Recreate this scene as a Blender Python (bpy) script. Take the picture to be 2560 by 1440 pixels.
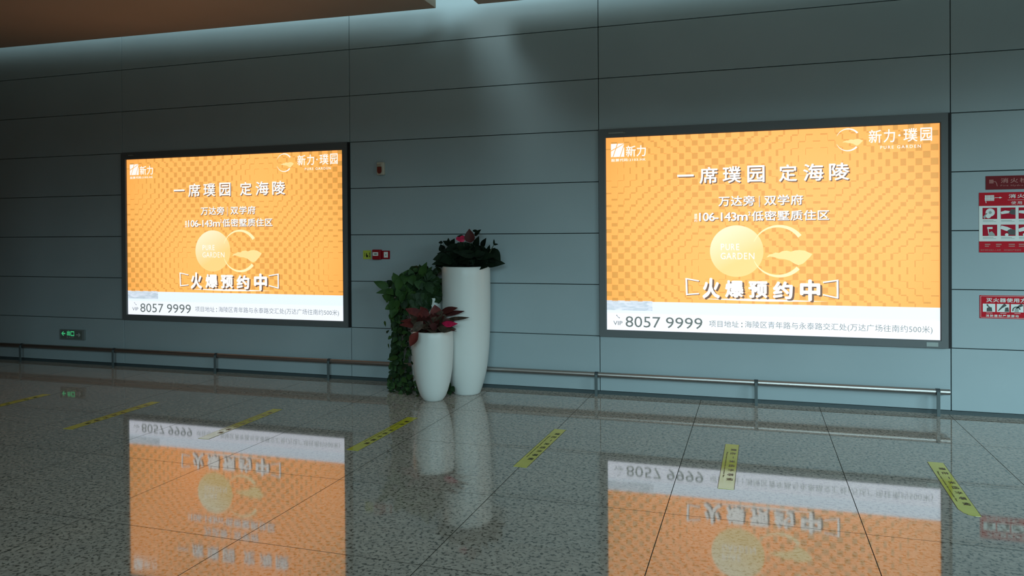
import bpy, bmesh, math, random
from mathutils import Vector, Matrix, Quaternion

scene = bpy.context.scene
col = scene.collection
for o in list(bpy.data.objects):
    bpy.data.objects.remove(o)

# ------------------------------------------------------------------ camera
HC = 1.57
cam_d = bpy.data.cameras.new('camera')
cam = bpy.data.objects.new('camera', cam_d)
col.objects.link(cam)
cam_d.sensor_fit = 'HORIZONTAL'
cam_d.sensor_width = 36.0
cam_d.lens = 36.0 * 1900.0 / 2560.0
cam_d.shift_y = -121.34 / 2560.0
cam_d.clip_start = 0.05
cam_d.clip_end = 200
YAW, PITCH, ROLL = -0.3091, -0.0075, -0.0069
fw = Vector((math.sin(YAW) * math.cos(PITCH), math.cos(YAW) * math.cos(PITCH), math.sin(PITCH)))
r0 = Vector((math.cos(YAW), -math.sin(YAW), 0))
u0 = r0.cross(fw)
rr = r0 * math.cos(ROLL) + u0 * math.sin(ROLL)
uu = -r0 * math.sin(ROLL) + u0 * math.cos(ROLL)
cam.matrix_world = Matrix(((rr.x, uu.x, -fw.x, 7.2457), (rr.y, uu.y, -fw.y, -7.2964), (rr.z, uu.z, -fw.z, HC), (0, 0, 0, 1)))
scene.camera = cam

# ------------------------------------------------------------------ world, daylight, exposure
scene.view_settings.view_transform = 'Standard'
scene.view_settings.look = 'None'
scene.view_settings.gamma = 1.0
scene.view_settings.exposure = 0.0
scene.view_settings.use_curve_mapping = False
world = bpy.data.worlds.new('hall_air')
scene.world = world
world.use_nodes = True
wn = world.node_tree.nodes['Background']
wn.inputs[0].default_value = (1.0, 0.88, 0.52, 1)
wn.inputs[1].default_value = 0.175


def area_light(name, loc, target, sx, sy, power, color, spread=180):
    d = bpy.data.lights.new(name, 'AREA')
    d.shape = 'RECTANGLE'
    d.size, d.size_y = sx, sy
    d.energy = power
    d.color = color
    d.spread = math.radians(spread)
    o = bpy.data.objects.new(name, d)
    col.objects.link(o)
    o.location = loc
    o.rotation_euler = (Vector(target) - Vector(loc)).to_track_quat('-Z', 'Y').to_euler()
    return o


# high glazing of the hall, to the right behind the camera, and the glazed front behind it: daylight
area_light('daylight_glazing', (23.5, -15.0, 8.2), (9.0, -1.5, 0.8), 11.0, 6.8, 3500, (0.65, 1.0, 1.10))
area_light('daylight_front', (11.5, -27.0, 7.8), (8.5, 0.0, 0.6), 13.0, 5.0, 2800, (0.65, 1.0, 1.10))
# clerestory of the hall above the hung ceiling
area_light('clerestory', (3.0, -5.2, 4.95), (3.6, -0.2, 3.7), 9.0, 1.5, 80, (0.72, 0.95, 1.0))
area_light('roof_lamp', (3.15, -5.0, 6.6), (5.2, 0.0, 3.2), 1.7, 1.7, 95, (0.72, 0.95, 1.0))


# ------------------------------------------------------------------ helpers
class MB:
    """collects verts and faces, builds one mesh object"""

    def __init__(self):
        self.v, self.f, self.m, self.s = [], [], [], []

    def add(self, verts, faces, mi=0, smooth=False):
        b = len(self.v)
        self.v.extend([tuple(p) for p in verts])
        for f in faces:
            self.f.append(tuple(b + i for i in f))
            self.m.append(mi)
            self.s.append(smooth)

    def box(self, x0, x1, y0, y1, z0, z1, mi=0):
        v = [(x, y, z) for z in (z0, z1) for y in (y0, y1) for x in (x0, x1)]
        self.add(v, [(0, 2, 3, 1), (4, 5, 7, 6), (0, 1, 5, 4), (2, 6, 7, 3), (0, 4, 6, 2), (1, 3, 7, 5)], mi)

    def bevel_box(self, x0, x1, y0, y1, z0, z1, b, mi=0, seg=2):
        bm = bmesh.new()
        bmesh.ops.create_cube(bm, size=1)
        for p in bm.verts:
            p.co = Vector(((x0 + x1) / 2 + p.co.x * (x1 - x0), (y0 + y1) / 2 + p.co.y * (y1 - y0), (z0 + z1) / 2 + p.co.z * (z1 - z0)))
        bmesh.ops.bevel(bm, geom=list(bm.edges), offset=b, segments=seg, affect='EDGES', profile=0.5)
        bm.verts.index_update()
        self.add([p.co[:] for p in bm.verts], [[q.index for q in f.verts] for f in bm.faces], mi)
        bm.free()

    def rect(self, x0, x1, z0, z1, y, mi=0):
        """upright rectangle that faces -y"""
        self.add([(x0, y, z0), (x1, y, z0), (x1, y, z1), (x0, y, z1)], [(0, 1, 2, 3)], mi)

    def poly(self, pts, y, mi=0):
        self.add([(p[0], y, p[1]) for p in pts], [tuple(range(len(pts)))], mi)

    def stroke(self, pts, w, y, mi=0):
        """flat strip along a 2D polyline; w is a number or a list of widths"""
        n = len(pts)
        ws = w if isinstance(w, (list, tuple)) else [w] * n
        v = []
        for i, p in enumerate(pts):
            a = Vector(pts[max(0, i - 1)])
            b = Vector(pts[min(n - 1, i + 1)])
            t = (b - a).normalized()
            nn = Vector((-t.y, t.x)) * ws[i] / 2
            v.append((p[0] + nn.x, y, p[1] + nn.y))
            v.append((p[0] - nn.x, y, p[1] - nn.y))
        self.add(v, [(2 * i + 1, 2 * i + 3, 2 * i + 2, 2 * i) for i in range(n - 1)], mi)

    def disc(self, cx, cz, r, y, mi=0, n=40, rz=None):
        rz = rz or r
        self.poly([(cx + r * math.cos(2 * math.pi * k / n), cz + rz * math.sin(2 * math.pi * k / n)) for k in range(n)], y, mi)

    def tube(self, pts, rad, n=12, mi=0, caps=True):
        pts = [Vector(p) for p in pts]
        rads = rad if isinstance(rad, (list, tuple)) else [rad] * len(pts)
        v, f = [], []
        ref = None
        for i, p in enumerate(pts):
            t = (pts[min(i + 1, len(pts) - 1)] - pts[max(i - 1, 0)]).normalized()
            if ref is None:
                ref = Vector((0, 0, 1)) if abs(t.z) < .9 else Vector((1, 0, 0))
            a = (ref - t * ref.dot(t)).normalized()
            ref = a
            b = t.cross(a)
            for k in range(n):
                an = 2 * math.pi * k / n
                v.append(p + (a * math.cos(an) + b * math.sin(an)) * rads[i])
        for i in range(len(pts) - 1):
            for k in range(n):
                f.append((i * n + k, i * n + (k + 1) % n, (i + 1) * n + (k + 1) % n, (i + 1) * n + k))
        self.add(v, f, mi, True)
        if caps:
            self.add(v[:n], [tuple(range(n - 1, -1, -1))], mi)
            self.add(v[-n:], [tuple(range(n))], mi)

    def lathe(self, prof, cx, cy, n=72, mi=0):
        v, f = [], []
        for r, z in prof:
            for k in range(n):
                a = 2 * math.pi * k / n
                v.append((cx + r * math.cos(a), cy + r * math.sin(a), z))
        for i in range(len(prof) - 1):
            for k in range(n):
                f.append((i * n + k, i * n + (k + 1) % n, (i + 1) * n + (k + 1) % n, (i + 1) * n + k))
        self.add(v, f, mi, True)

    def build(self, name, mats, parent=None, **props):
        me = bpy.data.meshes.new(name)
        me.from_pydata(self.v, [], self.f)
        for m in (mats if isinstance(mats, (list, tuple)) else [mats]):
            me.materials.append(m)
        me.polygons.foreach_set('material_index', self.m)
        me.polygons.foreach_set('use_smooth', self.s)
        me.update()
        o = bpy.data.objects.new(name, me)
        col.objects.link(o)
        if parent:
            o.parent = parent
            if parent.type == 'EMPTY':
                o.matrix_parent_inverse = Matrix.Translation(-Vector(parent.location))
        for k, val in props.items():
            o[k] = val
        return o


def tag(o, label, cat, group=None, kind=None):
    o['label'] = label
    o['category'] = cat
    if group:
        o['group'] = group
    if kind:
        o['kind'] = kind
    return o


def thing(name, label, cat, loc=(0, 0, 0), group=None):
    o = bpy.data.objects.new(name, None)
    col.objects.link(o)
    o.location = loc
    o.empty_display_size = 0.1
    return tag(o, label, cat, group)


def struct(o):
    o['kind'] = 'structure'
    return o


# lettering: built-in font, filled curves turned into flat mesh
_tx = {}


def glyphs(body, bold=0.0, space=1.0):
    """outline lettering of unit box size; bold > 0 thickens it with shifted copies, bold < 0 is the plain weight"""
    key = (body, bold, space)
    if key not in _tx:
        c = bpy.data.curves.new('lettering_curve', 'FONT')
        c.body = body
        c.size = 1
        c.space_character = space
        c.resolution_u = 3
        o = bpy.data.objects.new('lettering_curve', c)
        col.objects.link(o)
        dg = bpy.context.evaluated_depsgraph_get()
        dg.update()
        me = bpy.data.meshes.new_from_object(o.evaluated_get(dg))
        v = [(p.co.x, p.co.y) for p in me.vertices]
        f = [tuple(p.vertices) for p in me.polygons]
        bpy.data.objects.remove(o)
        bpy.data.curves.remove(c)
        bpy.data.meshes.remove(me)
        if bold > 0:
            base_v, base_f = v, f
            v, f = [], []
            for k in range(8):
                dx, dy = bold * math.cos(k * math.pi / 4), bold * math.sin(k * math.pi / 4)
                n = len(v)
                v += [(p[0] + dx, p[1] + dy, k) for p in base_v]
                f += [tuple(n + i for i in q) for q in base_f]
        x0 = min(p[0] for p in v)
        x1 = max(p[0] for p in v)
        y0 = min(p[1] for p in v)
        y1 = max(p[1] for p in v)
        _tx[key] = ([((p[0] - x0) / max(x1 - x0, 1e-6), (p[1] - y0) / max(y1 - y0, 1e-6), p[2] if len(p) > 2 else 0) for p in v], f)
    return _tx[key]


def text(mb, body, x0, x1, z0, z1, y, mi=0, bold=0.0, space=1.0, shear=0.0):
    """fits the lettering into an upright box that faces -y"""
    v, f = glyphs(body, bold, space)
    mb.add([(x0 + p[0] * (x1 - x0) + shear * (p[1] - .5), y - 6e-5 * p[2], z0 + p[1] * (z1 - z0)) for p in v], f, mi)


# ------------------------------------------------------------------ materials
def principled(name, color, rough=.5, metal=0.0, spec=.5, coat=0.0):
    m = bpy.data.materials.new(name)
    m.use_nodes = True
    b = m.node_tree.nodes['Principled BSDF']
    b.inputs['Base Color'].default_value = (*color, 1)
    b.inputs['Roughness'].default_value = rough
    b.inputs['Metallic'].default_value = metal
    b.inputs['Specular IOR Level'].default_value = spec
    b.inputs['Coat Weight'].default_value = coat
    return m


def nd(m, t, **kw):
    n = m.node_tree.nodes.new(t)
    for k, v in kw.items():
        setattr(n, k, v)
    return n


def link(m, a, b):
    m.node_tree.links.new(a, b)


def mottled(name, c1, c2, scale, rough=.5, metal=0.0, spec=.5, detail=3, lo=.35, hi=.65):
    """principled with a soft noise between two colours"""
    m = principled(name, c1, rough, metal, spec)
    b = m.node_tree.nodes['Principled BSDF']
    tc = nd(m, 'ShaderNodeTexCoord')
    nz = nd(m, 'ShaderNodeTexNoise')
    nz.inputs['Scale'].default_value = scale
    nz.inputs['Detail'].default_value = detail
    cr = nd(m, 'ShaderNodeValToRGB')
    cr.color_ramp.elements[0].position = lo
    cr.color_ramp.elements[1].position = hi
    cr.color_ramp.elements[0].color = (*c1, 1)
    cr.color_ramp.elements[1].color = (*c2, 1)
    link(m, tc.outputs['Object'], nz.inputs['Vector'])
    link(m, nz.outputs['Fac'], cr.inputs['Fac'])
    link(m, cr.outputs['Color'], b.inputs['Base Color'])
    return m


def glow(name, color, strength=1.0):
    """backlit print: the sheet itself gives off light"""
    m = principled(name, (color[0] * .3, color[1] * .3, color[2] * .3), .35)
    b = m.node_tree.nodes['Principled BSDF']
    b.inputs['Emission Color'].default_value = (*color, 1)
    b.inputs['Emission Strength'].default_value = strength
    return m


M = {}
M['wall'] = mottled('painted_wall_panel', (.315, .383, .405), (.335, .403, .425), 1.3, .42, spec=.35)
M['seam'] = principled('dark_seam', (.012, .016, .018), .8)
M['skirting'] = principled('skirting_metal', (.055, .075, .08), .45, spec=.4)
M['ceiling'] = mottled('ceiling_panel', (.40, .335, .26), (.43, .36, .285), .8, .6, spec=.3)
M['frame'] = principled('lightbox_frame', (.115, .126, .129), .42, spec=.4)
M['gasket'] = principled('black_gasket', (.006, .007, .008), .7)
M['frame_tag'] = principled('frame_tag', (.30, .34, .33), .5)
M['frame_tag_dark'] = principled('dark_frame_tag', (.12, .115, .105), .5)
M['steel'] = principled('brushed_steel', (.50, .475, .46), .40, metal=1.0)
M['post'] = principled('rail_post_paint', (.085, .11, .115), .45, spec=.4)
M['collar'] = principled('rubber_collar', (.035, .045, .05), .6)
M['planter'] = principled('white_gloss_fibreglass', (.62, .64, .62), .38, spec=.5)
M['soil'] = mottled('potting_soil', (.03, .022, .015), (.07, .05, .035), 60, .9)
M['red_plastic'] = principled('red_plastic', (.26, .006, .012), .45, spec=.25)
M['dark_red'] = principled('dark_red_sign', (.17, .014, .018), .6, spec=.15)
M['red_print'] = principled('red_print', (.50, .008, .02), .6, spec=.15)
M['red_ink'] = principled('red_photo_print', (.42, .006, .025), .6, spec=.15)
M['white_print'] = principled('white_print', (.74, .76, .72), .5)
M['grey_print'] = principled('grey_print', (.32, .36, .33), .5)
M['dark_print'] = principled('dark_print', (.045, .05, .045), .5)
M['pink_print'] = principled('faded_lettering', (.42, .15, .13), .5)
M['cream'] = principled('cream_plastic', (.50, .46, .37), .4)
M['cream_clear'] = principled('clear_beacon', (.36, .30, .23), .25)
M['red_lens'] = principled('red_lens', (.17, .03, .022), .2)
M['yellow_sign'] = principled('yellow_sign', (.44, .50, .06), .5)
M['exit_face'] = principled('exit_face', (.12, .14, .125), .35)
M['exit_body'] = principled('exit_housing', (.17, .20, .20), .5)
M['exit_dim'] = principled('unlit_arrow', (.45, .48, .46), .5)
M['exit_green'] = glow('lit_green', (.055, .50, .20), .75)
M['black_text'] = principled('black_lettering', (.012, .014, .006), .45)
M['strip'] = mottled('yellow_floor_film', (.52, .53, .045), (.57, .58, .06), 7, .07, spec=.8)
M['strip_edge'] = principled('strip_edge_shadow', (.05, .055, .04), .5)  # dark colour stands in for the thin shadow along the strip edges

# leaves
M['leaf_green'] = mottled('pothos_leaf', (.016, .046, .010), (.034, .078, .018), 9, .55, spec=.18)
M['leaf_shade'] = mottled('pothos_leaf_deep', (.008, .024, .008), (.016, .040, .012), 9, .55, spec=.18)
M['leaf_dark'] = mottled('anthurium_leaf', (.004, .009, .005), (.008, .016, .008), 12, .6, spec=.06)
M['leaf_maroon'] = mottled('maroon_leaf', (.040, .009, .009), (.065, .015, .013), 12, .55, spec=.18)
M['leaf_red'] = mottled('red_leaf', (.075, .012, .012), (.135, .025, .02), 14, .55, spec=.18)
M['leaf_olive'] = mottled('olive_leaf', (.024, .019, .011), (.065, .040, .028), 22, .55, spec=.18)
M['spathe'] = mottled('crimson_spathe', (.42, .012, .06), (.55, .02, .08), 20, .4, spec=.3)
M['stem'] = principled('plant_stem', (.03, .05, .02), .6)

# advert inks (backlit)
M['ad_white'] = glow('advert_white', (.90, .94, 1.06), 1.0)
M['ad_white2'] = glow('advert_cool_white', (.82, .93, 1.06), 1.0)
M['ad_letter'] = glow('advert_letter_white', (1.0, .97, .93), 1.0)
M['ad_cream'] = glow('advert_cream', (1.05, .90, .50), 1.0)
M['ad_gold'] = glow('advert_gold', (1.03, .77, .33), 1.0)
M['ad_shadow'] = glow('advert_letter_shade', (.17, .105, .07), 1.0)
M['ad_grey'] = glow('advert_grey_ink', (.135, .165, .155), 1.0)
M['ad_grey2'] = glow('advert_light_grey_ink', (.24, .28, .27), 1.0)


def advert_ground(name, mul):
    """orange artwork: paler in the middle and deeper to the corners, as printed"""
    m = glow(name, (1, 1, 1), 1.0)
    b = m.node_tree.nodes['Principled BSDF']
    b.inputs['Base Color'].default_value = (.25, .14, .04, 1)
    tc = nd(m, 'ShaderNodeTexCoord')
    sep = nd(m, 'ShaderNodeSeparateXYZ')
    link(m, tc.outputs['Generated'], sep.inputs[0])

    def math_(op, a, c):
        n = nd(m, 'ShaderNodeMath', operation=op)
        for i, q in enumerate((a, c)):
            if isinstance(q, (int, float)):
                n.inputs[i].default_value = q
            else:
                link(m, q, n.inputs[i])
        return n.outputs[0]
    dx = math_('MULTIPLY', math_('SUBTRACT', sep.outputs['X'], .5), 1.75)
    dz = math_('MULTIPLY', math_('SUBTRACT', sep.outputs['Z'], .55), 1.15)
    r2 = math_('ADD', math_('MULTIPLY', dx, dx), math_('MULTIPLY', dz, dz))
    cr = nd(m, 'ShaderNodeValToRGB')
    e = cr.color_ramp.elements
    e[0].position, e[1].position = 0.0, 1.0
    e[0].color = (1.30 * mul[0], .555 * mul[1], .168 * mul[2], 1)
    e[1].color = (.98 * mul[0], .42 * mul[1], .10 * mul[2], 1)
    mid = e.new(.55)
    mid.color = (1.20 * mul[0], .52 * mul[1], .145 * mul[2], 1)
    link(m, r2, cr.inputs['Fac'])
    link(m, cr.outputs['Color'], b.inputs['Emission Color'])
    b.inputs['Emission Strength'].default_value = 1.15
    return m


M['ad_orange'] = advert_ground('advert_orange', (1.0, .86, .75))
M['ad_square'] = advert_ground('advert_orange_squares', (.57, .625, .51))


def stone_print():
    m = glow('advert_stone_print', (.6, .66, .72), 1.0)
    b = m.node_tree.nodes['Principled BSDF']
    tc = nd(m, 'ShaderNodeTexCoord')
    mp = nd(m, 'ShaderNodeMapping')
    mp.inputs['Rotation'].default_value = (0, .9, 0)
    mp.inputs['Scale'].default_value = (9, 9, 30)
    nz = nd(m, 'ShaderNodeTexNoise')
    nz.inputs['Scale'].default_value = 1.0
    nz.inputs['Detail'].default_value = 5
    nz.inputs['Distortion'].default_value = 1.2
    cr = nd(m, 'ShaderNodeValToRGB')
    cr.color_ramp.elements[0].position = .35
    cr.color_ramp.elements[1].position = .7
    cr.color_ramp.elements[0].color = (.50, .60, .68, 1)
    cr.color_ramp.elements[1].color = (.80, .87, .98, 1)
    link(m, tc.outputs['Object'], mp.inputs[0])
    link(m, mp.outputs[0], nz.inputs['Vector'])
    link(m, nz.outputs['Fac'], cr.inputs['Fac'])
    link(m, cr.outputs['Color'], b.inputs['Emission Color'])
    return m


M['ad_stone'] = stone_print()


def disc_print():
    """pale disc of the emblem: cream at the upper left, gold below, fine hatching"""
    m = glow('advert_disc', (1, .9, .5), 1.0)
    b = m.node_tree.nodes['Principled BSDF']
    tc = nd(m, 'ShaderNodeTexCoord')
    sep = nd(m, 'ShaderNodeSeparateXYZ')
    link(m, tc.outputs['Generated'], sep.inputs[0])
    mx = nd(m, 'ShaderNodeMath', operation='MULTIPLY_ADD')
    link(m, sep.outputs['X'], mx.inputs[0])
    mx.inputs[1].default_value = -.55
    link(m, sep.outputs['Z'], mx.inputs[2])
    cr = nd(m, 'ShaderNodeValToRGB')
    cr.color_ramp.elements[0].position = -0.0
    cr.color_ramp.elements[1].position = .75
    cr.color_ramp.elements[0].color = (1.0, .68, .24, 1)
    cr.color_ramp.elements[1].color = (1.02, .90, .60, 1)
    link(m, mx.outputs[0], cr.inputs['Fac'])
    link(m, cr.outputs['Color'], b.inputs['Emission Color'])
    return m


M['ad_disc'] = disc_print()


def granite():
    m = principled('polished_granite', (.2, .2, .2), .07, spec=.5)
    b = m.node_tree.nodes['Principled BSDF']
    tc = nd(m, 'ShaderNodeTexCoord')

    def noise(scale, detail, rough=.55):
        n = nd(m, 'ShaderNodeTexNoise')
        n.inputs['Scale'].default_value = scale
        n.inputs['Detail'].default_value = detail
        n.inputs['Roughness'].default_value = rough
        link(m, tc.outputs['Object'], n.inputs['Vector'])
        return n.outputs['Fac']

    def ramp(fac, stops):
        cr = nd(m, 'ShaderNodeValToRGB')
        els = cr.color_ramp.elements
        while len(els) < len(stops):
            els.new(.5)
        for e, (p, c) in zip(els, stops):
            e.position = p
            e.color = (*c, 1)
        link(m, fac, cr.inputs['Fac'])
        return cr.outputs['Color']

    def mul(a, c):
        n = nd(m, 'ShaderNodeMix', data_type='RGBA', blend_type='MULTIPLY')
        n.inputs['Factor'].default_value = 1.0
        link(m, a, n.inputs['A'])
        link(m, c, n.inputs['B'])
        return n.outputs['Result']
    base = ramp(noise(22, 2), [(.30, (.215, .176, .148)), (.5, (.255, .210, .178)), (.72, (.30, .25, .212))])
    fleck = ramp(noise(48, 3, .58), [(.36, (.20, .20, .19)), (.425, (.58, .58, .56)), (.48, (1, 1, 1))])
    tint = ramp(noise(2.2, 2), [(.3, (.92, .94, .94)), (.7, (1.05, 1.03, 1.0))])
    c = mul(mul(base, fleck), tint)
    # open joints between the one-metre slabs
    sep = nd(m, 'ShaderNodeSeparateXYZ')
    link(m, tc.outputs['Object'], sep.inputs[0])

    def line(src, off, pitch, half):
        a = nd(m, 'ShaderNodeMath', operation='SUBTRACT')
        link(m, src, a.inputs[0])
        a.inputs[1].default_value = off
        w = nd(m, 'ShaderNodeMath', operation='PINGPONG')
        link(m, a.outputs[0], w.inputs[0])
        w.inputs[1].default_value = pitch / 2
        l = nd(m, 'ShaderNodeMath', operation='LESS_THAN')
        link(m, w.outputs[0], l.inputs[0])
        l.inputs[1].default_value = half
        return l.outputs[0]
    b.inputs['IOR'].default_value = 2.5
    b.inputs['Diffuse Roughness'].default_value = 1.0
    jx = line(sep.outputs['X'], 5.73, 1.03, .0022)
    jy = line(sep.outputs['Y'], -3.0, 1.005, .0020)
    jm = nd(m, 'ShaderNodeMath', operation='MAXIMUM')
    link(m, jx, jm.inputs[0])
    link(m, jy, jm.inputs[1])
    mix = nd(m, 'ShaderNodeMix', data_type='RGBA')
    link(m, jm.outputs[0], mix.inputs['Factor'])
    link(m, c, mix.inputs['A'])
    mix.inputs['B'].default_value = (.022, .019, .015, 1)
    link(m, mix.outputs['Result'], b.inputs['Base Color'])
    ro = nd(m, 'ShaderNodeMath', operation='MULTIPLY_ADD')
    link(m, jm.outputs[0], ro.inputs[0])
    ro.inputs[1].default_value = .7
    ro.inputs[2].default_value = .045
    link(m, ro.outputs[0], b.inputs['Roughness'])
    sp = nd(m, 'ShaderNodeMath', operation='MULTIPLY_ADD')
    link(m, jm.outputs[0], sp.inputs[0])
    sp.inputs[1].default_value = -.5
    sp.inputs[2].default_value = .5
    link(m, sp.outputs[0], b.inputs['Specular IOR Level'])
    return m


M['granite'] = granite()

# ------------------------------------------------------------------ the setting
X0, X1 = -14.0, 30.0
fl = MB()
fl.box(X0, X1, -30, 0.06, -.12, 0)
struct(fl.build('floor', M['granite']))

# wall clad in long painted panels with open joints
ROWS = [.036] + [HC + .5 * k for k in range(-2, 12)]
COLS = [-11.59, -8.505, -5.785, -2.72, 0.0, 3.084, 5.806, 8.835, 11.56, 14.6, 17.3, 20.3, 23.0, 26.0, 29.0]
w = MB()
w.box(X0, X1, .032, .30, -.12, 7.3, 1)
G = .0034
for i in range(len(COLS) - 1):
    for j in range(len(ROWS) - 1):
        w.bevel_box(COLS[i] + G, COLS[i + 1] - G, 0.0, .03, ROWS[j] + G, ROWS[j + 1] - G, .002, 0, 1)
struct(w.build('wall_back', [M['wall'], M['seam']]))

sk = MB()
sk.box(X0, X1, .012, .032, .0, .034)
sk.box(X0, X1, .006, .032, .024, .032)
struct(sk.build('baseboard_back', M['skirting']))

# hung ceiling slabs: they stop half a metre short of the wall, an open slot runs between the two
ceil_z = lambda x: 3.827 - (x + 1.316) * .0124
CE = [(-14.0, 4.318), (4.756, 13.5)]
for nm, (a, bb) in zip(('ceiling_left', 'ceiling_right'), CE):
    c = MB()
    za, zb, t = ceil_z(a), ceil_z(bb), .22
    v = [(a, -.5, za), (bb, -.5, zb), (bb, -9.6, zb), (a, -9.6, za)]
    v += [(p[0], p[1], p[2] + t) for p in v]
    c.add(v, [(0, 1, 2, 3), (7, 6, 5, 4), (0, 4, 5, 1), (1, 5, 6, 2), (2, 6, 7, 3), (3, 7, 4, 0)])
    if nm == 'ceiling_left':
        zg = ceil_z(4.5)
        c.box(4.318, 4.756, -9.6, -2.3, zg + .004, zg + .22)  # added infill, shortens the slot and so the light streak on the wall
    struct(c.build(nm, M['ceiling']))
wl = MB()
wl.box(X0 - .2, X0, -30, .3, 0, 7.3)
struct(wl.build('wall_left', M['ceiling']))
wr = MB()  # two unseen blocks, added to shade the left of the wall and floor
wr.box(-9.0, 1.7, -12.5, -5.2, 0, 3.66)
wr.box(-9.0, 6.0, -26.0, -12.6, 0, 7.0)
struct(wr.build('added_shade_blocks', M['ceiling']))
rf = MB()
rf.box(X0, X1, -5.6, .3, 7.3, 7.4)
struct(rf.build('ceiling_upper', M['ceiling']))

# ------------------------------------------------------------------ backlit advert boxes


def squares(mb, x0, x1, z0, z1, y, mi):
    """woven checker: every second cell loses a pale square that slides with the position"""
    cs = .0625
    nx = int((x1 - x0) / cs) + 1
    nz = int((z1 - z0) / cs) + 2

    def tri(t):
        t = t % 2.0
        return (t, False) if t <= 1 else (2 - t, True)
    for i in range(nx):
        for j in range(nz):
            if (i + j) % 2:
                continue
            cx0 = x0 - .012 + i * cs
            cz1 = z1 + .02 - j * cs
            cz0 = cz1 - cs
            cx1 = cx0 + cs
            fx, flx = tri(((cx0 + cx1) / 2 - x0 - .03) / .94)
            fz, flz = tri((2.19 - (cz0 + cz1) / 2) / .97)
            if (cz0 + cz1) / 2 > 2.19:
                flz = True
            ww, hh = cs * fx, cs * fz
            rs = [((cx1 - ww, cx1), (cz0 + hh, cz1)), ((cx0, cx1 - ww), (cz0, cz0 + hh))]
            for (a, bb), (p, q) in rs:
                if flx:
                    a, bb = cx0 + cx1 - bb, cx0 + cx1 - a
                if flz:
                    p, q = cz0 + cz1 - q, cz0 + cz1 - p
                a, bb, p, q = max(a, x0), min(bb, x1), max(p, z0), min(q, z1)
                if bb - a > .0028 and q - p > .0028:
                    mb.rect(a, bb, p, q, y, mi)


def arc(cx, cz, r, a0, a1, n, rz=None):
    rz = rz or r
    return [(cx + r * math.cos(math.radians(a0 + (a1 - a0) * k / n)), cz + rz * math.sin(math.radians(a0 + (a1 - a0) * k / n))) for k in range(n + 1)]


def ring_letter(mb, cx, cz, r, y, mi, mgold, tail=1.0):
    """open ring with a brush stroke as the bar of the letter"""
    n = 34
    up = arc(cx, cz, r * .93, 158, 36, n)
    mb.stroke(up, [r * (.015 + .135 * k / n) for k in range(n + 1)], y, mi)
    dn = arc(cx, cz, r * .93, 202, 318, n)
    mb.stroke(dn, [r * (.015 + .135 * k / n) for k in range(n + 1)], y, mi)
    top = [(-.42, -.24), (-.33, -.13), (-.20, -.10), (-.10, -.05), (.02, -.07), (.14, -.0), (.30, .02), (.44, -.02), (.58, .03), (.74, .04), (.92, .02), (1.06, -.05), (1.18, -.11)]
    bot = [(1.10, -.22), (.98, -.34), (.86, -.46), (.70, -.52), (.56, -.46), (.40, -.35), (.22, -.30), (.02, -.28), (-.16, -.22), (-.30, -.20)]
    mb.poly([(cx + r * p[0], cz + r * p[1]) for p in top + bot], y, mgold)


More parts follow.
